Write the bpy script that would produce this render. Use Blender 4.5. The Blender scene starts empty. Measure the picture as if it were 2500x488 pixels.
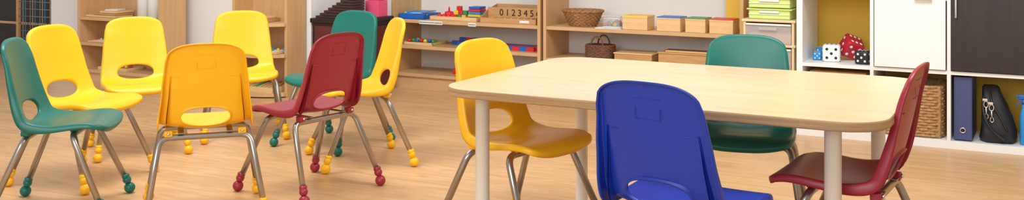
import bpy, bmesh, math
from mathutils import Vector, Matrix
sc = bpy.context.scene
TH = math.radians(-28.26)
E1 = Vector((math.cos(TH), math.sin(TH), 0)); E2 = Vector((-math.sin(TH), math.cos(TH), 0))
def R(a, b, z=0.0):
    v = E1*a + E2*b; return Vector((v.x, v.y, z))

# ---------------------------------------------------------------- materials
def new_mat(name):
    m = bpy.data.materials.new(name); m.use_nodes = True
    nt = m.node_tree; b = nt.nodes['Principled BSDF']
    return m, nt, b
def plain(name, col, rough=0.5, metal=0.0, bump=0.0, bscale=200, **kw):
    m, nt, b = new_mat(name)
    b.inputs['Roughness'].default_value = rough
    b.inputs['Metallic'].default_value = metal
    tc = nt.nodes.new('ShaderNodeTexCoord'); n = nt.nodes.new('ShaderNodeTexNoise')
    n.inputs['Scale'].default_value = bscale if bump else 6
    nt.links.new(tc.outputs['Object'], n.inputs['Vector'])
    r = nt.nodes.new('ShaderNodeValToRGB')
    r.color_ramp.elements[0].color = (*[c*0.96 for c in col], 1)
    r.color_ramp.elements[1].color = (*[min(1, c*1.03) for c in col], 1)
    nt.links.new(n.outputs['Fac'], r.inputs['Fac']); nt.links.new(r.outputs['Color'], b.inputs['Base Color'])
    if bump:
        bp = nt.nodes.new('ShaderNodeBump'); bp.inputs['Strength'].default_value = bump; bp.inputs['Distance'].default_value = 0.001
        nt.links.new(n.outputs['Fac'], bp.inputs['Height']); nt.links.new(bp.outputs['Normal'], b.inputs['Normal'])
    for k, v in kw.items():
        b.inputs[k.replace('_', ' ')].default_value = v
    return m
def wood(name, c1, c2, rough=0.45, stretch=(1.5, 18, 18), rot=0.0):
    m, nt, b = new_mat(name)
    tc = nt.nodes.new('ShaderNodeTexCoord'); mp = nt.nodes.new('ShaderNodeMapping')
    mp.inputs['Scale'].default_value = stretch; mp.inputs['Rotation'].default_value = (0, 0, rot)
    n = nt.nodes.new('ShaderNodeTexNoise'); n.inputs['Scale'].default_value = 2.5; n.inputs['Detail'].default_value = 6; n.inputs['Distortion'].default_value = 0.6
    nt.links.new(tc.outputs['Object'], mp.inputs['Vector']); nt.links.new(mp.outputs['Vector'], n.inputs['Vector'])
    r = nt.nodes.new('ShaderNodeValToRGB'); r.color_ramp.elements[0].position = 0.3; r.color_ramp.elements[1].position = 0.7
    r.color_ramp.elements[0].color = (*c1, 1); r.color_ramp.elements[1].color = (*c2, 1)
    nt.links.new(n.outputs['Fac'], r.inputs['Fac']); nt.links.new(r.outputs['Color'], b.inputs['Base Color'])
    b.inputs['Roughness'].default_value = rough
    return m
M = {}
M['yellow'] = plain('plastic_yellow', (0.93, 0.50, 0.008), 0.36, bump=0.15, bscale=500)
M['green'] = plain('plastic_green', (0.003, 0.145, 0.11), 0.36, bump=0.15, bscale=500)
M['red'] = plain('plastic_red', (0.32, 0.018, 0.036), 0.36, bump=0.15, bscale=500)
M['blue'] = plain('plastic_blue', (0.006, 0.037, 0.38), 0.4, bump=0.15, bscale=500)
M['steel'] = plain('brushed_steel', (0.40, 0.37, 0.33), 0.30, 0.9)
M['chrome'] = plain('chrome', (0.75, 0.75, 0.75), 0.15, 1.0)
M['leg'] = plain('cream_paint', (0.80, 0.77, 0.69), 0.35)
M['top'] = wood('maple_top', (0.70, 0.48, 0.285), (0.78, 0.56, 0.355), 0.32, (0.8, 14, 14))
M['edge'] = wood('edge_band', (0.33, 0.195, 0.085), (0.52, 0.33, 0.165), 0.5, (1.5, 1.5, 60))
M['beech'] = wood('beech_board', (0.60, 0.37, 0.17), (0.68, 0.44, 0.22), 0.45, (2, 16, 3))
M['beechv'] = wood('beech_board_upright', (0.58, 0.355, 0.165), (0.67, 0.43, 0.215), 0.45, (16, 16, 1.2))
M['toy'] = wood('toy_wood', (0.74, 0.48, 0.21), (0.82, 0.57, 0.29), 0.5, (3, 25, 25))
M['toyd'] = wood('toy_wood_dark', (0.50, 0.27, 0.10), (0.60, 0.35, 0.15), 0.5, (3, 25, 25))
M['white'] = plain('white_laminate', (0.88, 0.88, 0.86), 0.4)
M['wall'] = plain('white_paint', (0.88, 0.88, 0.89), 0.8, bump=0.1, bscale=150)
M['wyel'] = plain('yellow_paint', (0.88, 0.57, 0.08), 0.8, bump=0.1, bscale=150)
M['backp'] = plain('white_back_panel', (0.78, 0.77, 0.74), 0.6)
M['dark'] = wood('dark_brown_veneer', (0.014, 0.008, 0.007), (0.028, 0.016, 0.013), 0.4, (16, 16, 1.2))
M['dkred'] = plain('dark_maroon', (0.12, 0.02, 0.02), 0.5)
M['stair'] = plain('stair_brown', (0.05, 0.022, 0.02), 0.45)
M['pink'] = plain('pink_paint', (0.85, 0.10, 0.22), 0.4)
M['wicker'] = wood('wicker', (0.22, 0.09, 0.03), (0.48, 0.24, 0.09), 0.6, (40, 40, 40))
M['wickerd'] = wood('wicker_dark', (0.10, 0.04, 0.02), (0.24, 0.11, 0.05), 0.6, (40, 40, 40))
M['hyac'] = wood('water_hyacinth', (0.30, 0.14, 0.045), (0.60, 0.35, 0.15), 0.7, (30, 30, 30))
M['black'] = plain('black', (0.012, 0.012, 0.014), 0.45)
M['fabric'] = plain('black_nylon', (0.014, 0.014, 0.017), 0.6, bump=0.6, bscale=300)
M['navy'] = plain('navy_card', (0.06, 0.075, 0.20), 0.5)
M['paper'] = plain('paper', (0.82, 0.81, 0.78), 0.8)
M['lime'] = plain('lime_plastic', (0.66, 0.80, 0.25), 0.4)
M['cream'] = plain('cream_plastic', (0.80, 0.62, 0.36), 0.4)
M['clear'] = plain('clear_plastic', (0.80, 0.74, 0.72), 0.15, Alpha=0.35)
M['tred'] = plain('toy_red', (0.70, 0.02, 0.03), 0.4)
M['dred'] = plain('die_red', (0.50, 0.012, 0.03), 0.45)
M['tblue'] = plain('toy_blue', (0.01, 0.13, 0.55), 0.4)
M['tcyan'] = plain('toy_sky_blue', (0.02, 0.28, 0.70), 0.4)
M['tgreen'] = plain('toy_green', (0.03, 0.30, 0.08), 0.4)
M['tyel'] = plain('toy_yellow', (0.85, 0.60, 0.02), 0.4)
M['ink'] = plain('ink', (0.02, 0.015, 0.012), 0.6)
M['wire'] = plain('wire_grey', (0.25, 0.33, 0.38), 0.4, 0.5)

# ---------------------------------------------------------------- builder
class B:
    def __init__(s): s.bm = bmesh.new(); s.m = []
    def mi(s, mat):
        mat = M[mat] if isinstance(mat, str) else mat
        if mat not in s.m: s.m.append(mat)
        return s.m.index(mat)
    def add(s, bm2, mat, M4=None, smooth=False):
        i = s.mi(mat)
        for f in bm2.faces: f.material_index = i; f.smooth = smooth
        if M4 is not None: bmesh.ops.transform(bm2, matrix=M4, verts=bm2.verts)
        me = bpy.data.meshes.new('t'); bm2.to_mesh(me); bm2.free(); s.bm.from_mesh(me); bpy.data.meshes.remove(me)
    def box(s, c, d, mat, bev=0.0, rot=None, seg=2):
        b = bmesh.new(); bmesh.ops.create_cube(b, size=1); bmesh.ops.scale(b, vec=d, verts=b.verts)
        if bev: bmesh.ops.bevel(b, geom=b.edges[:], offset=bev, segments=seg, affect='EDGES', profile=0.5)
        m = Matrix.Translation(c)
        if rot: m = m @ Matrix.Rotation(rot[2], 4, 'Z') @ Matrix.Rotation(rot[1], 4, 'Y') @ Matrix.Rotation(rot[0], 4, 'X')
        s.add(b, mat, m)
    def b2(s, x0, x1, y0, y1, z0, z1, mat, bev=0.0):
        s.box(((x0+x1)/2, (y0+y1)/2, (z0+z1)/2), (abs(x1-x0), abs(y1-y0), abs(z1-z0)), mat, bev)
    def sph(s, c, r, mat, sc_=(1, 1, 1), n=20):
        b = bmesh.new(); bmesh.ops.create_uvsphere(b, u_segments=n, v_segments=n//2, radius=r)
        s.add(b, mat, Matrix.Translation(c) @ Matrix.Diagonal((*sc_, 1)), True)
    def lathe(s, c, prof, mat, n=28, sy=1.0):
        b = bmesh.new(); rows = []
        for r, z in prof:
            rows.append([b.verts.new((r*math.cos(2*math.pi*k/n), sy*r*math.sin(2*math.pi*k/n), z)) for k in range(n)])
        for a, d in zip(rows, rows[1:]):
            for k in range(n): b.faces.new((a[k], a[(k+1) % n], d[(k+1) % n], d[k]))
        b.faces.new(rows[0][::-1]); b.faces.new(rows[-1])
        s.add(b, mat, Matrix.Translation(c), True)
    def tube(s, pts, r, mat, n=12, closed=False):
        pts = [Vector(p) for p in pts]; b = bmesh.new(); rings = []; N = len(pts); up = None
        for i, p in enumerate(pts):
            a = pts[(i-1) % N] if (closed or i > 0) else p; c = pts[(i+1) % N] if (closed or i < N-1) else p
            t = (c-a).normalized()
            if up is None:
                up = t.orthogonal().normalized()
            up = (up - t*up.dot(t)).normalized(); sd = t.cross(up)
            rings.append([b.verts.new(p + (up*math.cos(2*math.pi*k/n)+sd*math.sin(2*math.pi*k/n))*r) for k in range(n)])
        prs = list(zip(rings, rings[1:]))
        if closed: prs.append((rings[-1], rings[0]))
        for a, c in prs:
            for k in range(n): b.faces.new((a[k], a[(k+1) % n], c[(k+1) % n], c[k]))
        if not closed: b.faces.new(rings[0][::-1]); b.faces.new(rings[-1])
        bmesh.ops.recalc_face_normals(b, faces=b.faces)
        s.add(b, mat, None, True)
    def prism(s, outline, z0, z1, mat, bev=0.0, side=None, M4=None):
        b = bmesh.new(); lo = [b.verts.new((x, y, z0)) for x, y in outline]; hi = [b.verts.new((x, y, z1)) for x, y in outline]
        n = len(outline); b.faces.new(lo[::-1]); tf = b.faces.new(hi)
        sd = [b.faces.new((lo[k], lo[(k+1) % n], hi[(k+1) % n], hi[k])) for k in range(n)]
        s.add(b, mat, M4)
    def text(s, txt, size, mat, M4):
        cu = bpy.data.curves.new('txt', 'FONT'); cu.body = txt; cu.size = size; cu.extrude = 0.0006; cu.align_x = 'CENTER'; cu.align_y = 'CENTER'
        o = bpy.data.objects.new('txt', cu); sc.collection.objects.link(o)
        dg = bpy.context.evaluated_depsgraph_get(); me = bpy.data.meshes.new_from_object(o.evaluated_get(dg))
        b = bmesh.new(); b.from_mesh(me); bpy.data.objects.remove(o); bpy.data.meshes.remove(me); bpy.data.curves.remove(cu)
        s.add(b, mat, M4)
    def done(s, name, loc=(0, 0, 0), rz=0.0, parent=None, scale=1.0):
        me = bpy.data.meshes.new(name); s.bm.to_mesh(me); s.bm.free()
        for m in s.m: me.materials.append(m)
        o = bpy.data.objects.new(name, me); sc.collection.objects.link(o)
        o.location = loc; o.rotation_euler = (0, 0, rz); o.scale = (scale,)*3
        if parent: o.parent = parent
        return o
FRONT = Matrix.Rotation(math.pi/2, 4, 'X')   # text upright, facing -Y
def fillet(pts, r, n=8):
    pts = [Vector(p) for p in pts]; out = [pts[0]]
    for a, p, c in zip(pts, pts[1:], pts[2:]):
        d1 = (a-p).normalized(); d2 = (c-p).normalized(); ang = d1.angle(d2); t = r/math.tan(ang/2)
        q0 = p+d1*t; q1 = p+d2*t
        for k in range(n+1):
            u = k/n; out.append(q0*(1-u)**2 + p*2*u*(1-u) + q1*u*u)
    out.append(pts[-1]); return out
def rrect(w, d, r, n=10):
    o = []
    for cx, cy, a0 in ((w/2-r, d/2-r, 0), (-w/2+r, d/2-r, 90), (-w/2+r, -d/2+r, 180), (w/2-r, -d/2+r, 270)):
        for k in range(n+1):
            a = math.radians(a0+90*k/n); o.append((cx+r*math.cos(a), cy+r*math.sin(a)))
    return o

# ---------------------------------------------------------------- room shell
M['floor'], nt, b = new_mat('laminate_floor')
tc = nt.nodes.new('ShaderNodeTexCoord'); mp = nt.nodes.new('ShaderNodeMapping')
nt.links.new(tc.outputs['Object'], mp.inputs['Vector'])
br = nt.nodes.new('ShaderNodeTexBrick'); br.inputs['Scale'].default_value = 1.0
br.inputs['Brick Width'].default_value = 1.25; br.inputs['Row Height'].default_value = 0.125; br.inputs['Mortar Size'].default_value = 0.0010
br.inputs['Color1'].default_value = (0.65, 0.40, 0.195, 1); br.inputs['Color2'].default_value = (0.69, 0.43, 0.215, 1); br.inputs['Mortar'].default_value = (0.54, 0.31, 0.14, 1)
nt.links.new(mp.outputs['Vector'], br.inputs['Vector'])
mp2 = nt.nodes.new('ShaderNodeMapping'); mp2.inputs['Scale'].default_value = (1.6, 9, 1); nt.links.new(mp.outputs['Vector'], mp2.inputs['Vector'])
n = nt.nodes.new('ShaderNodeTexNoise'); n.inputs['Scale'].default_value = 2.0; n.inputs['Detail'].default_value = 5; n.inputs['Distortion'].default_value = 1.6
nt.links.new(mp2.outputs['Vector'], n.inputs['Vector'])
rr = nt.nodes.new('ShaderNodeValToRGB'); rr.color_ramp.elements[0].position = 0.35; rr.color_ramp.elements[1].position = 0.65
rr.color_ramp.elements[0].color = (0.88, 0.83, 0.76, 1); rr.color_ramp.elements[1].color = (1.05, 1.05, 1.05, 1)
nt.links.new(n.outputs['Fac'], rr.inputs['Fac'])
mx = nt.nodes.new('ShaderNodeMix'); mx.data_type = 'RGBA'; mx.blend_type = 'MULTIPLY'; mx.inputs[0].default_value = 1.0
nt.links.new(br.outputs['Color'], mx.inputs[6]); nt.links.new(rr.outputs['Color'], mx.inputs[7]); nt.links.new(mx.outputs[2], b.inputs['Base Color'])
b.inputs['Roughness'].default_value = 0.36
o = B(); o.b2(-11, 3, -3, 6.41, -0.06, 0.0, 'floor'); o.done('floor', (0, 0, 0), TH)
WH = 2.7
o = B(); o.b2(-11, -1.6, 6.31, 6.41, 0, WH, 'wall'); o.done('wall_back', (0, 0, 0), TH)
o = B(); o.b2(-1.6, 3, 5.985, 6.31, 0, WH, 'wyel'); o.done('wall_right', (0, 0, 0), TH)
o = B(); o.b2(-7.1, -4.47, 5.45, 6.31, 0, WH, 'wall'); o.done('wall_left', (0, 0, 0), TH)
o = B(); o.b2(-7.1, -4.47, 5.435, 5.45, 0, 0.07, 'white', 0.003); o.done('baseboard_left', (0, 0, 0), TH)

# ---------------------------------------------------------------- chair
def catmull(P, n=10):
    P = [Vector(p) for p in P]; P = [P[0]*2-P[1]]+P+[P[-1]*2-P[-2]]; out = []
    for i in range(1, len(P)-2):
        for k in range(n):
            t = k/n; a, b_, c, d = P[i-1:i+3]
            out.append(0.5*((2*b_)+(c-a)*t+(2*a-5*b_+4*c-d)*t*t+(3*b_-a-3*c+d)*t**3))
    out.append(P[-2]); return out
PROF = catmull([(-.190, .667), (-.180, .605), (-.163, .518), (-.146, .445), (-.131, .395), (-.112, .357), (-.078, .338), (-.02, .336), (.05, .346), (.11, .354), (.155, .353), (.185, .343), (.20, .328)])
CUM = [0.0]
for a, b_ in zip(PROF, PROF[1:]): CUM.append(CUM[-1]+(b_-a).length)
LTOT = CUM[-1]
def lerp_tab(tab, x):
    if x <= tab[0][0]: return tab[0][1]
    for (x0, y0), (x1, y1) in zip(tab, tab[1:]):
        if x <= x1:
            t = (x-x0)/(x1-x0); t = t*t*(3-2*t) * 0.5 + t*0.5; return y0+(y1-y0)*t
    return tab[-1][1]
def center(s):
    s = max(0, min(LTOT, s)); i = 0
    while i < len(CUM)-2 and CUM[i+1] < s: i += 1
    t = (s-CUM[i])/(CUM[i+1]-CUM[i]); p = PROF[i].lerp(PROF[i+1], t)
    j0 = max(0, i-2); j1 = min(len(PROF)-1, i+3); d = (PROF[j1]-PROF[j0]).normalized()
    return p, d
WT = [(0, .130), (.06, .139), (.18, .152), (.30, .165), (.37, .170), (.50, .172), (.62, .168), (.70, .160)]
CT = [(0, .006), (.10, .018), (.28, .026), (.36, .026), (.48, .010), (.60, .004), (.70, .0)]
FT = [(0, .012), (.10, .016), (.28, .030), (.36, .032), (.48, .020), (.70, .014)]
def S(u, s):
    p, d = center(s); N = Vector((-d.y, d.x))
    if N.x < 0 and d.y < -0.5: N = -N
    return Vector((u*lerp_tab(WT, s), p.x+N.x*lerp_tab(CT, s)*u*u, p.y+N.y*lerp_tab(CT, s)*u*u)), Vector((0, N.x, N.y)), Vector((0, d.x, d.y))
def s_at_z(z):
    for c, p in zip(CUM, PROF):
        if p.y <= z: return c
def shell_mesh():
    bm = bmesh.new()
    NU, NV = 32, 64
    us = []
    for i in range(NU+1):
        x = -1+2*i/NU; us.append(0.55*x+0.45*math.sin(x*math.pi/2))
    nn = 3.2
    def s0(u): return 0.062*(1-(1-abs(u)**nn)**(1/nn)) + 0.004*u*u
    def s1(u): return LTOT-0.060*(1-(1-abs(u)**nn)**(1/nn)) - 0.006*u*u
    G = [[(us[i], s0(us[i])+(s1(us[i])-s0(us[i]))*j/NV) for i in range(NU+1)] for j in range(NV+1)]
    hc = s_at_z(0.390)
    i0 = min(range(NU+1), key=lambda i: abs(us[i]+0.70)); i1 = NU-i0
    j0 = min(range(NV+1), key=lambda j: abs(G[j][NU//2][1]-(hc-0.062))); j1 = min(range(NV+1), key=lambda j: abs(G[j][NU//2][1]-(hc+0.054)))
    V = {}
    for j in range(NV+1):
        for i in range(NU+1):
            if i0 < i < i1 and j0 < j < j1: continue
            V[(i, j)] = bm.verts.new(S(*G[j][i])[0])
    for j in range(NV):
        for i in range(NU):
            if i0 <= i < i1 and j0 <= j < j1: continue
            bm.faces.new((V[(i, j)], V[(i, j+1)], V[(i+1, j+1)], V[(i+1, j)]))
    loop = [(i, j0) for i in range(i0, i1)]+[(i1, j) for j in range(j0, j1)]+[(i, j1) for i in range(i1, i0, -1)]+[(i0, j) for j in range(j1, j0, -1)]
    K = 5; prev = [V[q] for q in loop]
    for k in range(1, K+1):
        cur = []
        for (i, j) in loop:
            u, s = G[j][i]
            a, bb = 0.56, (0.046 if s < hc else 0.038)
            th = math.atan2((s-hc)/bb, u/a)
            ue = a*math.copysign(abs(math.cos(th))**0.85, math.cos(th)); se = hc+bb*math.copysign(abs(math.sin(th))**0.85, math.sin(th))
            t = k/K; cur.append(bm.verts.new(S(u+(ue-u)*t, s+(se-s)*t)[0]))
        for q in range(len(loop)):
            r = (q+1) % len(loop); bm.faces.new((prev[q], prev[r], cur[r], cur[q]))
        prev = cur
    cur = []
    for q, (i, j) in enumerate(loop):
        _, N, _ = S(0, hc); cur.append(bm.verts.new(prev[q].co - N*0.008))
    for q in range(len(loop)):
        r = (q+1) % len(loop); bm.faces.new((prev[q], prev[r], cur[r], cur[q]))
    out = [(i, 0) for i in range(0, NU)]+[(NU, j) for j in range(0, NV)]+[(i, NV) for i in range(NU, 0, -1)]+[(0, j) for j in range(NV, 0, -1)]
    base = [V[q] for q in out]; nb = len(out)
    info = []
    for q, (i, j) in enumerate(out):
        u, s = G[j][i]; _, N, d = S(u, s)
        tg = (base[(q+1) % nb].co-base[q-1].co).normalized(); ow = N.cross(tg)
        if i in (0, NU) and 3 < j < NV-3:
            if ow.x*u < 0: ow = -ow
        else:
            ref = Vector((u*0.5, 0, 0)) + (-d if j < NV/2 else d)
            if ow.dot(ref) < 0: ow = -ow
        info.append((N, ow.normalized(), lerp_tab(FT, s)))
    prev = base
    for (fo, fd) in ((0.35, 0.10), (0.75, 0.35), (0.95, 0.65), (1.0, 1.0)):
        cur = [bm.verts.new(base[q].co+info[q][1]*0.006*fo-info[q][0]*info[q][2]*fd) for q in range(nb)]
        for q in range(nb):
            r = (q+1) % nb; bm.faces.new((prev[q], cur[q], cur[r], prev[r]))
        prev = cur
    bmesh.ops.recalc_face_normals(bm, faces=bm.faces)
    for f in bm.faces: f.smooth = True
    return bm
SHELL = bpy.data.meshes.new('shell_base'); sb = shell_mesh(); sb.to_mesh(SHELL); sb.free()

def chair(color, tx, ty, heading, g=1.0):
    h = math.radians(heading); f = Vector((math.cos(h), math.sin(h), 0))
    root = bpy.data.objects.new('school_chair', None); sc.collection.objects.link(root)
    root.empty_display_size = 0.2
    c = Vector((tx, ty, 0))+f*0.19*g
    root.location = c; root.rotation_euler = (0, 0, h-math.pi/2); root.scale = (g, g, g)
    me = SHELL.copy(); me.materials.append(M[color]); sh = bpy.data.objects.new('shell', me); sc.collection.objects.link(sh); sh.parent = root
    md = sh.modifiers.new('thick', 'SOLIDIFY'); md.thickness = 0.005; md.offset = 0
    b = B()
    for sx in (-1, 1):
        s = s_at_z(0.548); p, N, d = S(0.74*sx, s); b.box(p-N*0.003, (0.034, 0.002, 0.0022), color, 0.0008, rot=(0, 0.12*sx, 0.25*sx))
        bm = bmesh.new(); A = []; C = []
        for k in range(13):
            s = 0.12+k*0.018; p, N, d = S(0.86*sx, s); p = p - N*0.002; A.append(p); C.append(p-N*(0.003+0.024*(k/12)**1.3))
        for off in (0.0018, -0.0018):
            va = [bm.verts.new(p+Vector((off, 0, 0))) for p in A]; vc = [bm.verts.new(p+Vector((off, 0, 0))) for p in C]
            for q in range(12): bm.faces.new((va[q], va[q+1], vc[q+1], vc[q]))
        b.add(bm, color, None, True)
    # faint moulded frame line high on the rear of the back
    s = s_at_z(0.612); p, N, d = S(0, s); rx = math.atan2(d.y, d.x)+math.pi/2
    up = -d
    for off, dim in ((up*0.026, (0.070, 0.0010, 0.0012)), (-up*0.026, (0.070, 0.0010, 0.0012)), (Vector((.034, 0, 0)), (0.0012, 0.0010, 0.052)), (Vector((-.034, 0, 0)), (0.0012, 0.0010, 0.052))):
        b.box(p-N*0.0028+off, dim, color, rot=(rx, 0, 0))
    b.done('ribs', parent=root)
    b = B(); r = 0.0118
    b.tube(fillet([(-.212, -.205, .045), (-.166, -.095, .309), (.166, -.095, .309), (.212, -.205, .045)], 0.045), r, 'steel', 14)
    b.tube(fillet([(-.212, .195, .045), (-.164, .075, .317), (.164, .075, .317), (.212, .195, .045)], 0.045), r, 'steel', 14)
    for sx in (-1, 1):
        b.box((sx*.09, -.01, .3255), (0.022, 0.21, 0.004), 'steel', 0.001)
        b.box((sx*.135, -.100, .325), (0.03, 0.03, 0.022), color, 0.004)
        b.sph((sx*.135, -.118, .327), 0.006, 'chrome')
        b.box((sx*.12, .075, .334), (0.03, 0.03, 0.020), color, 0.004)
    b.done('frame', parent=root)
    b = B()
    for sx in (-1, 1):
        for yy, dy in ((-.210, .0115), (.202, -.0125)):
            x = sx*.214
            b.sph((x, yy, .0225), .0225, color); b.sph((x-sx*.004, yy+dy*0.8, .0565), .0175, color)
            b.lathe((x-sx*.006, yy+dy*1.2, .064), [(.0145, 0), (.0155, .004), (.0155, .014), (.013, .017)], color, 18)
    b.done('feet', parent=root)
    return root
chair('green', -1.955, 4.01, 8)
chair('yellow', -2.065, 4.58, -20)
chair('yellow', -1.945, 5.27, 297, .97)
chair('yellow', -1.50, 5.68, 288, .97)
chair('yellow', -1.144, 3.83, 108)
chair('red', -.71, 4.24, 143)
chair('green', -.82, 5.42, 238)
chair('yellow', -.55, 4.95, 201)
chair('yellow', -.115, 3.78, 320, 1.032)
chair('blue', .338, 2.59, 53, 1.055)
chair('green', .905, 3.94, 253, 1.030)
chair('red', 1.185, 2.97, 149, 1.05)

# ---------------------------------------------------------------- table
root = bpy.data.objects.new('activity_table', None); sc.collection.objects.link(root); root.location = R(-1.112, 3.315); root.rotation_euler = (0, 0, TH)
W, Dp, TZ = 1.40, 0.98, 0.58
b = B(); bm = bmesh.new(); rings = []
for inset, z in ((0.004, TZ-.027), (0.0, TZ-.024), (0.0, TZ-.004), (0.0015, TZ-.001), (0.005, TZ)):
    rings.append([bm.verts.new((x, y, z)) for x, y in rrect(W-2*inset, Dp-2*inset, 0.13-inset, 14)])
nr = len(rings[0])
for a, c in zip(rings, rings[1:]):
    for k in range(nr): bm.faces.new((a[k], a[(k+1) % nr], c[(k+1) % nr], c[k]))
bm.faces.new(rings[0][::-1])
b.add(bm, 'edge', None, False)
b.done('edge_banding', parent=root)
b = B(); b.prism(rrect(W-0.006, Dp-0.006, 0.127, 14), TZ-.003, TZ+.0003, 'top'); b.done('tabletop', parent=root)
b = B()
for x in (-.568, .552):
    for y in (-.395, .395):
        b.lathe((x, y, 0), [(.021, 0), (.024, .004), (.024, .012), (.0235, .014), (.0235, .55), (.04, .5501), (.04, .5535)], 'leg', 28)
b.done('legs', parent=root)

# ---------------------------------------------------------------- shelving
def bookcase(x0, x1, y0, dep, H, shelves, back='backp', side='beechv', mat='beech', t=0.022, plinth=True):
    b = B()
    b.b2(x0, x0+t, y0, y0+dep, 0, H, side, 0.0015); b.b2(x1-t, x1, y0, y0+dep, 0, H, side, 0.0015)
    b.b2(x0+t, x1-t, y0+dep-0.008, y0+dep, 0.02, H, back)
    for z in shelves: b.b2(x0+t, x1-t, y0+0.004, y0+dep-0.008, z-t, z, mat, 0.0015)
    b.b2(x0+t, x1-t, y0+0.004, y0+dep-0.008, H-t, H, mat, 0.0015)
    if plinth: b.b2(x0+t, x1-t, y0+0.02, y0+0.036, 0, shelves[0]-t, mat)
    return b
b = bookcase(-4.157, -2.985, 5.94, .36, 1.05, [.107, .30, .48]); b.done('toy_bookcase', (0, 0, 0), TH)
b = bookcase(-2.965, -1.65, 5.94, .36, 1.05, [.08, .275, .48]); b.done('toy_bookcase', (0, 0, 0), TH)
b = bookcase(-6.37, -5.52, 5.11, .235, 1.05, [.09, .285, .47], back='beechv')
b.done('toy_bookcase', (0, 0, 0), TH)
b = bookcase(-4.98, -4.50, 5.24, .19, 1.05, [.03, .285, .49], back='beechv', plinth=False)
for z in (.03, .285, .49):
    o2 = [(-4.975, 5.245)]+[(-4.975+.47*(k/16), 5.245-.14*math.sin(math.pi*min(1, .08+k/16*.92)*.98)**.6) for k in range(0, 17)]+[(-4.505, 5.245)]
    b.prism(o2[::1], z-.022, z, 'beech')
b.done('corner_bookcase', (0, 0, 0), TH)

# white cube shelf
b = B(); k0, kf, kd = -1.250, 5.571, .39; P = 0.37
NC = 4
for c in range(NC+1):
    x = k0+c*P; w = .032 if c in (0, NC) else .018
    b.b2(x-w/2+.007, x+w/2+.007, kf, kf+kd, 0.0, 1.47, 'white', 0.001)
for z0, z1 in ((0, .040), (.372, .39), (.742, .76), (1.11, 1.128), (1.45, 1.49)):
    b.b2(k0-.008, k0+NC*P+.02, kf+.0005, kf+kd, z0, z1, 'white', 0.001)
cx = k0+P+.007
b.b2(cx+.014, cx+P-.014, kf-.012, kf+.004, .394, 1.105, 'white', 0.003)
b.box((cx+P*.68, kf-.028, .748), (.085, .012, .010), 'chrome', .003); b.box((cx+P*.68-.035, kf-.018, .748), (.008, .016, .008), 'chrome'); b.box((cx+P*.68+.035, kf-.018, .748), (.008, .016, .008), 'chrome')
cx += P
b.b2(cx+.010, cx+2*P-.014, kf-.012, kf+.004, .394, 1.105, 'dark', 0.003)
b.box((cx+.035, kf-.03, .72), (.010, .012, .12), 'chrome', .003); b.box((cx+.035, kf-.02, .67), (.008, .016, .008), 'chrome'); b.box((cx+.035, kf-.02, .77), (.008, .016, .008), 'chrome')
b.done('white_cube_shelf', (0, 0, 0), TH)

# dark cabinet + stairs + pink cubes
b = B(); b.b2(-4.45, -4.095, 5.44, 5.86, 0, .48, 'dark', .002); b.b2(-4.465, -4.085, 5.43, 5.87, .48, .51, 'dark', .004)
b.b2(-4.43, -4.11, 5.434, 5.44, .03, .46, 'dkred', .002); b.b2(-4.095, -4.090, 5.47, 5.83, .04, .45, 'dkred', .002)
b.done('dark_cabinet', (0, 0, 0), TH)
b = B()
for k in range(9):
    h_ = .018
    b.b2(-4.44+k*.030, -4.15, 5.46+k*.006, 5.62, .5105+k*h_, .5105+(k+1)*h_-.002, 'stair', .0015)
b.done('brown_stair_blocks', (0, 0, 0), TH)
b = B(); b.box((-4.155, 5.76, .5655), (.11, .11, .11), 'pink', .002); b.box((-4.155, 5.76, .6665), (.09, .09, .09), 'pink', .002); b.box((-4.155, 5.76, .7475), (.07, .07, .07), 'pink', .002)
b.done('pink_tower', (0, 0, 0), TH)

# drawer tower + baskets
b = B(); x0, x1, y0, y1 = -1.565, -1.285, 5.63, 5.93
zs = [0.02, .17, .32, .47, .605]
for x in (x0, x1-.014):
    for y in (y0, y1-.014): b.b2(x, x+.014, y, y+.014, 0, .60, 'cream', .002)
for z in zs: b.b2(x0-.008, x1+.008, y0-.006, y1, z-.012, z+.002, 'cream', .003)
b.b2(x0, x0+.004, y0+.01, y1, .02, .6, 'cream'); b.b2(x1-.004, x1, y0+.01, y1, .02, .6, 'cream'); b.b2(x0, x1, y1-.006, y1, .02, .6, 'cream')
for z, zt in zip(zs, zs[1:]):
    b.b2(x0+.016, x1-.016, y0-.004, y0, z+.005, zt-.022, 'clear', .001); b.b2(x0+.018, x1-.018, y0+.03, y1-.03, z+.004, z+.06, 'dkred' if z < .4 else 'toyd', .01)
    b.b2(x0+.016, x1-.016, y0-.010, y0-.003, zt-.030, zt-.020, 'paper', .002); b.b2(x0+.09, x1-.09, y0-.020, y0-.004, zt-.055, zt-.040, 'clear', .002)
b.done('drawer_tower', (0, 0, 0), TH)
b = B()
for k in range(3):
    z = .608+k*.062
    for dx0, dx1, dy0, dy1 in ((-1.54, -1.31, 5.65, 5.654), (-1.54, -1.31, 5.87, 5.874), (-1.54, -1.536, 5.65, 5.874), (-1.314, -1.31, 5.65, 5.874)):
        b.b2(dx0, dx1, dy0, dy1, z, z+.052, 'lime')
    b.b2(-1.54, -1.31, 5.65, 5.874, z, z+.004, 'lime'); b.b2(-1.55, -1.30, 5.640, 5.884, z+.050, z+.058, 'lime', .003)
    b.b2(-1.54, -1.31, 5.645, 5.65, z+.024, z+.028, 'paper'); b.b2(-1.48, -1.37, 5.640, 5.65, z+.034, z+.046, 'paper', .002)
b.done('lime_basket_stack', (0, 0, 0), TH)

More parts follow.
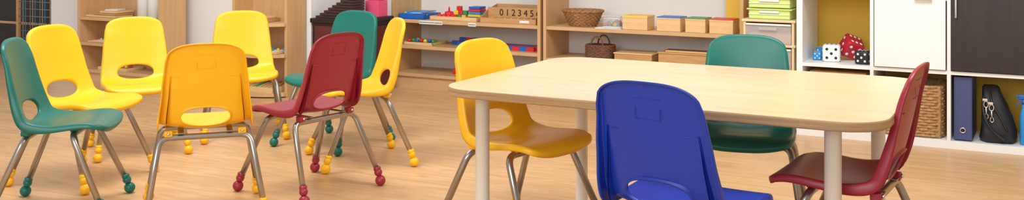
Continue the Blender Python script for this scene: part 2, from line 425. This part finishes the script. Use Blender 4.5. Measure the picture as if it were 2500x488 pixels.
# ---------------------------------------------------------------- things on shelves
def weave(b, c, prof, mat, lobes=22, rx=1.0, ry=1.0, tr=.006, sq=2.0, stakes=True):
    for j, (r, z) in enumerate(prof):
        pts = []
        N = lobes*4
        for k in range(N):
            a = 2*math.pi*k/N; rr_ = 1/((abs(math.cos(a))**sq+abs(math.sin(a))**sq)**(1/sq)); q = r*rr_+.0035*math.sin(lobes*a+math.pi*j)
            pts.append((c[0]+q*rx*math.cos(a), c[1]+q*ry*math.sin(a), c[2]+z))
        b.tube(pts, tr, mat, 6, True)
def item(name, fn, *a, **k):
    b = B(); fn(b, *a, **k); b.done(name, (0, 0, 0), TH)
Z1 = .4802
def rb(b):
    c = (-2.745, 6.08, Z1)
    weave(b, c, [(.075+.035*(i/8)**.8, .006+i*.0105) for i in range(9)], 'wicker', 18, 1.15, .9, .0058)
    b.lathe(c, [(.06, .001), (.07, .004), (.075, .012), (.104, .09), (.100, .09), (.07, .014), (.01, .010)], 'wicker', 24)
    weave(b, c, [(.112, .094), (.116, .100)], 'wicker', 24, 1.15, .9, .0075)
item('wicker_bowl', rb)
def cont(b):
    x, y = -2.53, 6.10
    b.box((x, y, Z1+.035), (.12, .12, .068), 'clear', .012); b.box((x, y, Z1+.072), (.13, .13, .008), 'clear', .003)
    for k in range(10): b.box((x-.045+.01*k, y-.03+.011*((k*7) % 6), Z1+.018+.006*(k % 3)), (.022, .022, .022), ['tred', 'tcyan', 'tyel', 'tgreen'][k % 4], .002, rot=(k, k*.5, k*.3))
item('clear_container', cont)
def pp(b): b.box((-2.52, 5.99, Z1+.003), (.17, .08, .005), 'paper', .001, rot=(0, 0, .1)); b.box((-2.50, 5.99, Z1+.009), (.12, .06, .004), 'paper', .001, rot=(0, 0, -.1))
item('paper_sheets', pp)
def lidbox(b, x, y, z, w, d, h, lid):
    b.box((x, y, z+h*.42), (w, d, h*.84), 'toy', .002); b.box((x, y, z+h*.86), (w*.97, d*.97, .004), 'toyd')
    b.box((x, y, z+h*.94), (w*1.01, d*1.01, h*.12), lid, .002)
    b.box((x, y, z+h*.885), (w*1.02, d*1.02, .010), 'toy', .002)
for x, l, w in ((-2.345, 'tyel', .165), (-2.125, 'tblue', .15), (-1.955, 'tgreen', .125), (-1.795, 'tred', .145)):
    b = B(); lidbox(b, 0, 0, 0, w, .13, .088, l); b.done('wooden_lid_box', R(x, 6.04, Z1+.0005), TH)
b = B(); b.box((0, 0, .15), (.15, .03, .30), 'wyel', .003); b.done('yellow_box_file', R(-1.76, 6.22, Z1+.0005), TH)
def bk(b):
    c = (-2.60, 6.03, .2755)
    weave(b, c, [(.085, .006+i*.0095) for i in range(10)], 'wickerd', 16, 1.05, .75, .0055, 3)
    b.lathe(c, [(.06, .001), (.082, .004), (.084, .094), (.08, .094), (.07, .012), (.01, .010)], 'wickerd', 24, .72)
    for sy in (-.055, .055):
        b.tube([(c[0]+.04*math.cos(a), c[1]+sy, c[2]+.095+.055*math.sin(a)) for a in [math.pi*k/12 for k in range(13)]], .0055, 'wickerd', 8)
item('handled_wicker_basket', bk)
b = B(); b.box((0, 0, .025), (.25, .18, .05), 'toyd', .003); b.box((0, 0, .0535), (.26, .19, .008), 'toy', .003); b.done('wooden_puzzle_box', R(-2.36, 6.07, .2755), TH)
b = B(); b.box((0, 0, .035), (.37, .2, .07), 'toyd', .003); b.box((0, 0, .0745), (.38, .21, .009), 'toyd', .003); b.box((0, -.06, .083), (.3, .02, .008), 'toy', .002); b.done('wooden_puzzle_box', R(-2.00, 6.06, .2755), TH)
b = B(); b.box((0, 0, .03), (.3, .2, .06), 'toyd', .003); b.box((0, 0, .064), (.31, .21, .008), 'toy', .003); b.done('wooden_puzzle_box', R(-2.6, 6.08, .0805), TH)
def tray(b, x0, x1, y0, y1, z, h=.02, m='toy'):
    b.b2(x0, x1, y0, y1, z, z+.006, m); b.b2(x0, x1, y0, y0+.008, z, z+h, m, .001); b.b2(x0, x1, y1-.008, y1, z, z+h, m, .001)
    b.b2(x0, x0+.008, y0, y1, z, z+h, m, .001); b.b2(x1-.008, x1, y0, y1, z, z+h, m, .001)
def t1(b):
    tray(b, -4.12, -3.91, 5.98, 6.2, Z1, .035, 'tblue')
    for k in range(7): b.box((-4.02+.008*((k*5) % 4), 6.09, Z1+.012+.006*k), (.15, .17, .005), 'paper' if k % 2 else 'tcyan', .001, rot=(0, 0, .08*((k*3) % 5-2)))
item('document_tray', t1)
def t2(b):
    tray(b, -3.87, -3.49, 5.99, 6.20, Z1, .028)
    for k in range(4): b.sph((-3.83+.03*k, 6.06+.01*k, Z1+.022), .018, 'tred')
    b.lathe((-3.79, 6.12, Z1+.006), [(.03, 0), (.035, .02), (.03, .045), (.008, .05), (.004, .08)], 'tred', 18)
    for k, (c, x, z) in enumerate((('tred', -3.71, 0), ('tgreen', -3.675, 0), ('tyel', -3.64, 0), ('tyel', -3.70, .03), ('tred', -3.665, .03), ('tgreen', -3.63, .03), ('tred', -3.68, .06))):
        b.box((x, 6.08, Z1+.022+z), (.032, .032, .03), c, .003)
    for k in range(5):
        b.box((-3.545, 6.09, Z1+.018+.018*k), (.10-.004*k, .09, .016), ['tblue', 'tyel', 'tcyan', 'tred', 'tblue'][k], .002)
item('toy_block_tray', t2)
def nb(b):
    x0, x1 = -3.45, -3.03; y0, y1 = 5.965, 6.2; z = Z1
    b.b2(x0, x1, y0, y0+.008, z, z+.035, 'toyd', .001); b.b2(x0, x1, y0, y1, z, z+.006, 'toyd')
    b.b2(x0, x1, y1-.008, y1, z, z+.115, 'toyd', .001)
    for k in range(8):
        x = x0+.004+k*(x1-x0-.012)/7
        bm = bmesh.new(); q = [(y0, z), (y1, z), (y1, z+.115), (y0+.1, z+.085), (y0, z+.035)]
        A = [bm.verts.new((x-.003, a, c)) for a, c in q]; C = [bm.verts.new((x+.003, a, c)) for a, c in q]
        bm.faces.new(A[::-1]); bm.faces.new(C)
        for i in range(5): bm.faces.new((A[i], A[(i+1) % 5], C[(i+1) % 5], C[i]))
        bmesh.ops.recalc_face_normals(bm, faces=bm.faces)
        if k in (0, 7): b.add(bm, 'toyd')
        else: bm.free()
    b.b2(x0+.01, x1-.01, y0+.09, y0+.098, z, z+.10, 'toyd', .001)
    for k, ch in enumerate('0123456'):
        b.text(ch, .062, 'ink', Matrix.Translation((x0+.115+k*.046, y0+.088, z+.066)) @ FRONT)
        b.b2(x0+.088+k*.048, x0+.092+k*.048, y0+.008, y0+.09, z, z+.04, 'toy')
    b.b2(x0+.30, x0+.37, y0-.001, y0+.001, z+.01, z+.026, 'paper')
item('number_spindle_box', nb)
def lab(x, y, z, w, h, txt, sz, rz=TH, name='shelf_label'):
    b = B(); b.box((0, 0, 0), (w, .0015, h), 'paper'); b.text(txt, sz, 'ink', Matrix.Translation((0, -.0012, 0)) @ FRONT); b.done(name, R(x, y, z), rz)
lab(-3.83, 5.9425, .466, .19, .024, 'Математические малыши', .0145)
lab(-3.50, 5.9425, .466, .06, .024, 'малыши', .0125)
def t3(b):
    z = .3002; tray(b, -4.08, -3.84, 5.98, 6.18, z, .02)
    for k in range(10): b.sph((-4.05+.022*k, 6.01+.02*(k % 3), z+.028), .014, ['tred', 'tgreen', 'tyel', 'tblue'][k % 4])
    b.b2(-4.07, -3.85, 6.05, 6.06, z+.02, z+.035, 'tgreen')
item('bead_tray', t3)
def rods(b, x0, y, z, n, seg=.055):
    for k in range(n): b.b2(x0+k*seg, x0+(k+1)*seg-.0005, y, y+.026, z, z+.026, 'tblue' if k % 2 == 0 else 'tred', .001)
def t4(b):
    z = .3004
    for j, (x, nn_) in enumerate(((-3.78, 13), (-3.72, 12), (-3.60, 10), (-3.50, 8), (-3.40, 6))): rods(b, x, 6.14-j*.032, z, nn_)
    rods(b, -3.72, 6.14, z+.0265, 3)
item('counting_rods', t4)
def t5(b):
    z = .1074; b.b2(-3.72, -3.64, 6.05, 6.11, z, z+.04, 'tred', .003); rods(b, -3.6, 6.06, z, 8)
item('counting_rods', t5)
def t6(b):
    z = .4702
    for k in range(3): b.box((-6.16+.04*k, 5.22, z+.008+.016*k), (.30-.07*k, .17, .014), 'toyd' if k % 2 else 'toy', .002)
    b.box((-6.10, 5.22, z+.052), (.1, .1, .008), 'paper', .001, rot=(0, 0, .3))
item('wooden_puzzle_stack', t6)
def t7(b):
    z = .2852; b.box((-6.12, 5.22, z+.006), (.34, .17, .01), 'toy', .002); b.box((-6.12, 5.21, z+.0135), (.24, .14, .003), 'paper')
    for k in range(8): b.sph((-6.24+.03*k, 5.17+.02*(k % 4), z+.02), .008, ['tred', 'tyel', 'tblue', 'tgreen'][k % 4])
item('sorting_board', t7)
def t8(b):
    z = .0902; tray(b, -6.2, -5.9, 5.15, 5.31, z, .02)
    for k in range(10): b.sph((-6.17+.026*k, 5.2+.02*(k % 4), z+.025), .011, ['tred', 'tgreen', 'tyel'][k % 3])
item('bead_tray', t8)
b = B()
for k in range(3): b.lathe((.105*k, 0, 0), [(.04, 0), (.045, .003), (.045, .30-.05*k), (.04, .303-.05*k), (.012, .303-.05*k)], 'paper', 20)
b.done('paper_rolls', R(-5.85, 5.26, .4705), TH)
def t9(b):
    z = .2852
    b.box((-4.70, 5.27, z+.006), (.3, .16, .01), 'toy', .002); b.box((-4.70, 5.26, z+.014), (.26, .14, .004), 'paper')
    for k in range(12): b.sph((-4.82+.022*k, 5.21+.03*(k % 4), z+.023), .009, ['tred', 'tgreen', 'tyel', 'tcyan'][k % 4])
item('bead_tray', t9)
def t10(b):
    z = .0302; tray(b, -4.93, -4.56, 5.17, 5.37, z, .035)
    for k in range(9): b.tube([(-4.9+.035*k, 5.19, z+.02), (-4.88+.035*k, 5.34, z+.05)], .008, 'tgreen' if k == 4 else 'toyd', 8)
item('stick_tray', t10)
def t11(b):
    z = .4902; b.box((-4.74, 5.26, z+.012), (.2, .16, .022), 'toyd', .002); b.box((-4.72, 5.26, z+.03), (.14, .12, .012), 'toy', .002)
item('wooden_puzzle_box', t11)
lab(-4.66, 5.1015, .474, .12, .03, 'математика малышам', .0105)
# dice
def die(name, x, y, s, mat, pip, rz, tilt=(0, 0), zc=None):
    b = B(); b.box((0, 0, 0), (s, s, s), mat, s*.16, seg=4)
    for f in b.bm.faces: f.smooth = True
    d = s*.25; r = s*.085
    faces = {(0, -1, 0): [(-1, -1), (1, 1), (-1, 1), (1, -1), (0, 0)], (-1, 0, 0): [(-1, -1), (0, 0), (1, 1)], (1, 0, 0): [(-1, -1), (1, 1), (-1, 1), (1, -1)],
             (0, 0, 1): [(-1, -1), (1, 1), (-1, 0), (1, 0), (-1, 1), (1, -1)], (0, 1, 0): [(-1, 1), (1, -1)], (0, 0, -1): [(0, 0)]}
    for nrm, ps in faces.items():
        nn_ = Vector(nrm); a = Vector((nn_.y, nn_.z, nn_.x)); c = nn_.cross(a)
        for p, q in ps:
            cc = nn_*s*.499+a*p*d+c*q*d
            b.sph(cc, r, pip, (.18 if nrm[0] else 1, .18 if nrm[1] else 1, .18 if nrm[2] else 1), 14)
    ob = b.done(name, R(x, y, zc if zc else .3905+s/2), TH+rz); ob.rotation_euler = (tilt[0], tilt[1], TH+rz)
die('die_white', -1.100, 5.70, .092, 'white', 'ink', .15)
die('die_red', -1.015, 5.80, .100, 'dred', 'white', .6, (.55, .35), .3905+.073)
die('die_black', -.930, 5.66, .072, 'black', 'white', -.1)
die('die_blue', -1.183, 5.73, .046, 'tcyan', 'white', .2)
die('die_blue', -1.172, 5.83, .06, 'tcyan', 'white', -.3)
b = B()
for k in range(14): b.box((0.004*((k*5) % 4), 0.004*((k*3) % 5), .012+.0215*k), (.29, .30, .020), ['paper', 'toyd', 'paper', 'wire'][k % 4], .001, rot=(0, 0, .01*((k*7) % 5-2)))
b.done('paper_stack', R(-1.06, 5.77, .0405), TH)
def hb(b):
    c = (-.688, 5.755, .042)
    weave(b, c, [(.150, .009+i*.0145) for i in range(18)], 'hyac', 20, 1.0, 1.0, .0088, 7)
    b.prism([(c[0]+x, c[1]+y) for x, y in rrect(.286, .286, .02, 4)], c[2]+.001, c[2]+.012, 'hyac')
    for x0_, x1_, y0_, y1_ in ((-.146, .146, -.146, -.14), (-.146, .146, .14, .146), (-.146, -.14, -.146, .146), (.14, .146, -.146, .146)):
        b.b2(c[0]+x0_, c[0]+x1_, c[1]+y0_, c[1]+y1_, c[2], c[2]+.262, 'hyac')
item('storage_basket', hb)
def bd(b):
    x = -.440; b.box((x, 5.74, .203), (.085, .29, .315), 'navy', .004)
    b.tube([(x+.012*math.cos(a), 5.592, .095+.012*math.sin(a)) for a in [2*math.pi*k/20 for k in range(20)]], .003, 'chrome', 8, True)
    b.sph((x, 5.594, .095), .011, 'black', (1, .15, 1))
item('ring_binder', bd)
def bag(b):
    bm = bmesh.new(); rows = []; c = Vector((-.290, 5.70, .042))
    for z, w, d, ox in ((0, .075, .085, .005), (.015, .083, .10, .005), (.06, .080, .105, .008), (.12, .070, .09, .0), (.18, .056, .07, -.012), (.23, .045, .05, -.022), (.262, .04, .038, -.028), (.275, .03, .02, -.03)):
        rows.append([bm.verts.new(c+Vector((ox+w*math.copysign(abs(math.cos(a))**.6, math.cos(a))+.004*math.sin(5*a+z*40), d*math.copysign(abs(math.sin(a))**.6, math.sin(a))+.006*math.sin(4*a+z*30), z))) for a in [2*math.pi*k/36 for k in range(36)]])
    for a_, d_ in zip(rows, rows[1:]):
        for k in range(36): bm.faces.new((a_[k], a_[(k+1) % 36], d_[(k+1) % 36], d_[k]))
    bm.faces.new(rows[0][::-1]); bm.faces.new(rows[-1]); b.add(bm, 'fabric', None, True)
    b.tube(catmull([c+Vector(p) for p in ((-.055, -.03, .24), (-.06, -.075, .18), (-.04, -.105, .10), (.0, -.108, .05), (.04, -.112, .02))], 8), .007, 'fabric', 8)
    b.tube(catmull([c+Vector(p) for p in ((-.03, -.02, .26), (-.02, -.075, .20), (.02, -.100, .13), (.05, -.108, .07))], 8), .006, 'black', 8)
    for p in ((-.045, -.095, .19), (-.02, -.098, .175)):
        q = c+Vector(p)
        b.tube([q+Vector((.010*math.cos(a), 0, .016*math.sin(a))) for a in [2*math.pi*k/16 for k in range(16)]], .003, 'chrome', 8, True)
        b.tube([q+Vector((0, 0, -.016)), q+Vector((.002, 0, -.05))], .0045, 'chrome', 8)
        b.tube([q+Vector((.002+.008*math.cos(a), 0, -.06+.012*math.sin(a))) for a in [2*math.pi*k/16 for k in range(16)]], .0028, 'chrome', 8, True)
        b.box(q+Vector((-.004, -.002, .022)), (.024, .006, .012), 'chrome', .002)
item('shoulder_bag', bag)
def sp(b):
    c = (-.166, 5.64, .0405)
    b.lathe(c, [(.016, 0), (.020, .004), (.020, .12), (.016, .16), (.009, .19), (.009, .2)], 'tcyan', 24); b.lathe((c[0], c[1], c[2]+.2), [(.011, 0), (.011, .02), (.008, .022)], 'tblue', 20)
    b.box((c[0]-.004, c[1], c[2]+.234), (.044, .018, .024), 'tblue', .006); b.box((c[0]-.030, c[1], c[2]+.236), (.012, .010, .010), 'tblue', .003)
    b.box((c[0]-.022, c[1], c[2]+.208), (.006, .012, .040), 'tblue', .002, rot=(0, .5, 0))
item('spray_bottle', sp)

# ---------------------------------------------------------------- far left
b = B()
b.b2(-9.2, -7.62, 5.9, 6.28, 0, 1.3, 'dark', .003)
for z in (.3, .62, .95): b.b2(-9.19, -7.63, 5.88, 5.9, z-.02, z, 'beech', .001)
b.b2(-7.66, -7.62, 5.87, 5.9, 0, 1.3, 'beechv', .001)
b.done('dark_wood_cabinet', (0, 0, 0), TH)
b = B()
b.b2(-7.60, -7.575, 5.5, 5.53, 0, 1.2, 'toyd', .002); b.b2(-7.16, -7.135, 5.5, 5.53, 0, 1.2, 'toyd', .002)
for z in (.06, .64, 1.19): b.b2(-7.575, -7.16, 5.505, 5.525, z-.02, z, 'toyd', .002)
for k in range(14): b.tube([(-7.56+k*.03, 5.515, .05), (-7.56+k*.03, 5.515, 1.18)], .0035, ['wire', 'toyd', 'tcyan', 'dkred'][k % 4], 6)
for k in range(18): b.tube([(-7.575, 5.512, .1+k*.06), (-7.16, 5.512, .1+k*.06)], .003, 'wire', 6)
for sx in (-7.5875, -7.1475): b.b2(sx-.012, sx+.012, 5.40, 5.62, 0, .03, 'toyd', .002)
b.done('beaded_wire_screen', (0, 0, 0), TH)

# ---------------------------------------------------------------- lights, world, camera
def area(name, loc, size, power, tgt, col=(1, .985, .96), sy=None):
    l = bpy.data.lights.new(name, 'AREA'); l.energy = power; l.size = size; l.color = col
    if sy: l.shape = 'RECTANGLE'; l.size_y = sy
    o = bpy.data.objects.new(name, l); sc.collection.objects.link(o); o.location = loc
    o.rotation_euler = (Vector(tgt)-Vector(loc)).to_track_quat('-Z', 'Y').to_euler()
area('ceiling_lamp', (-1.6, 4.4, 2.65), 1.2, 62, (-1.8, 5.2, 0))
area('ceiling_lamp', (1.2, 3.4, 2.65), 1.2, 56, (1.4, 4.2, 0))
area('window_light', (-2.0, -1.2, 2.2), 3.0, 125, (0, 5, 0.3), (1, .995, .99), 2.0)
w = bpy.data.worlds.new('world'); sc.world = w; w.use_nodes = True
bg = w.node_tree.nodes['Background']; bg.inputs['Color'].default_value = (1, .99, .975, 1); bg.inputs['Strength'].default_value = 0.56
cam = bpy.data.cameras.new('cam'); co = bpy.data.objects.new('camera', cam); sc.collection.objects.link(co)
co.location = (0, 0, 1.087); co.rotation_euler = (math.pi/2, 0, 0); cam.sensor_width = 36; cam.lens = 36; cam.shift_y = -0.1636; cam.clip_start = 0.05
sc.camera = co
sc.view_settings.view_transform = 'Standard'
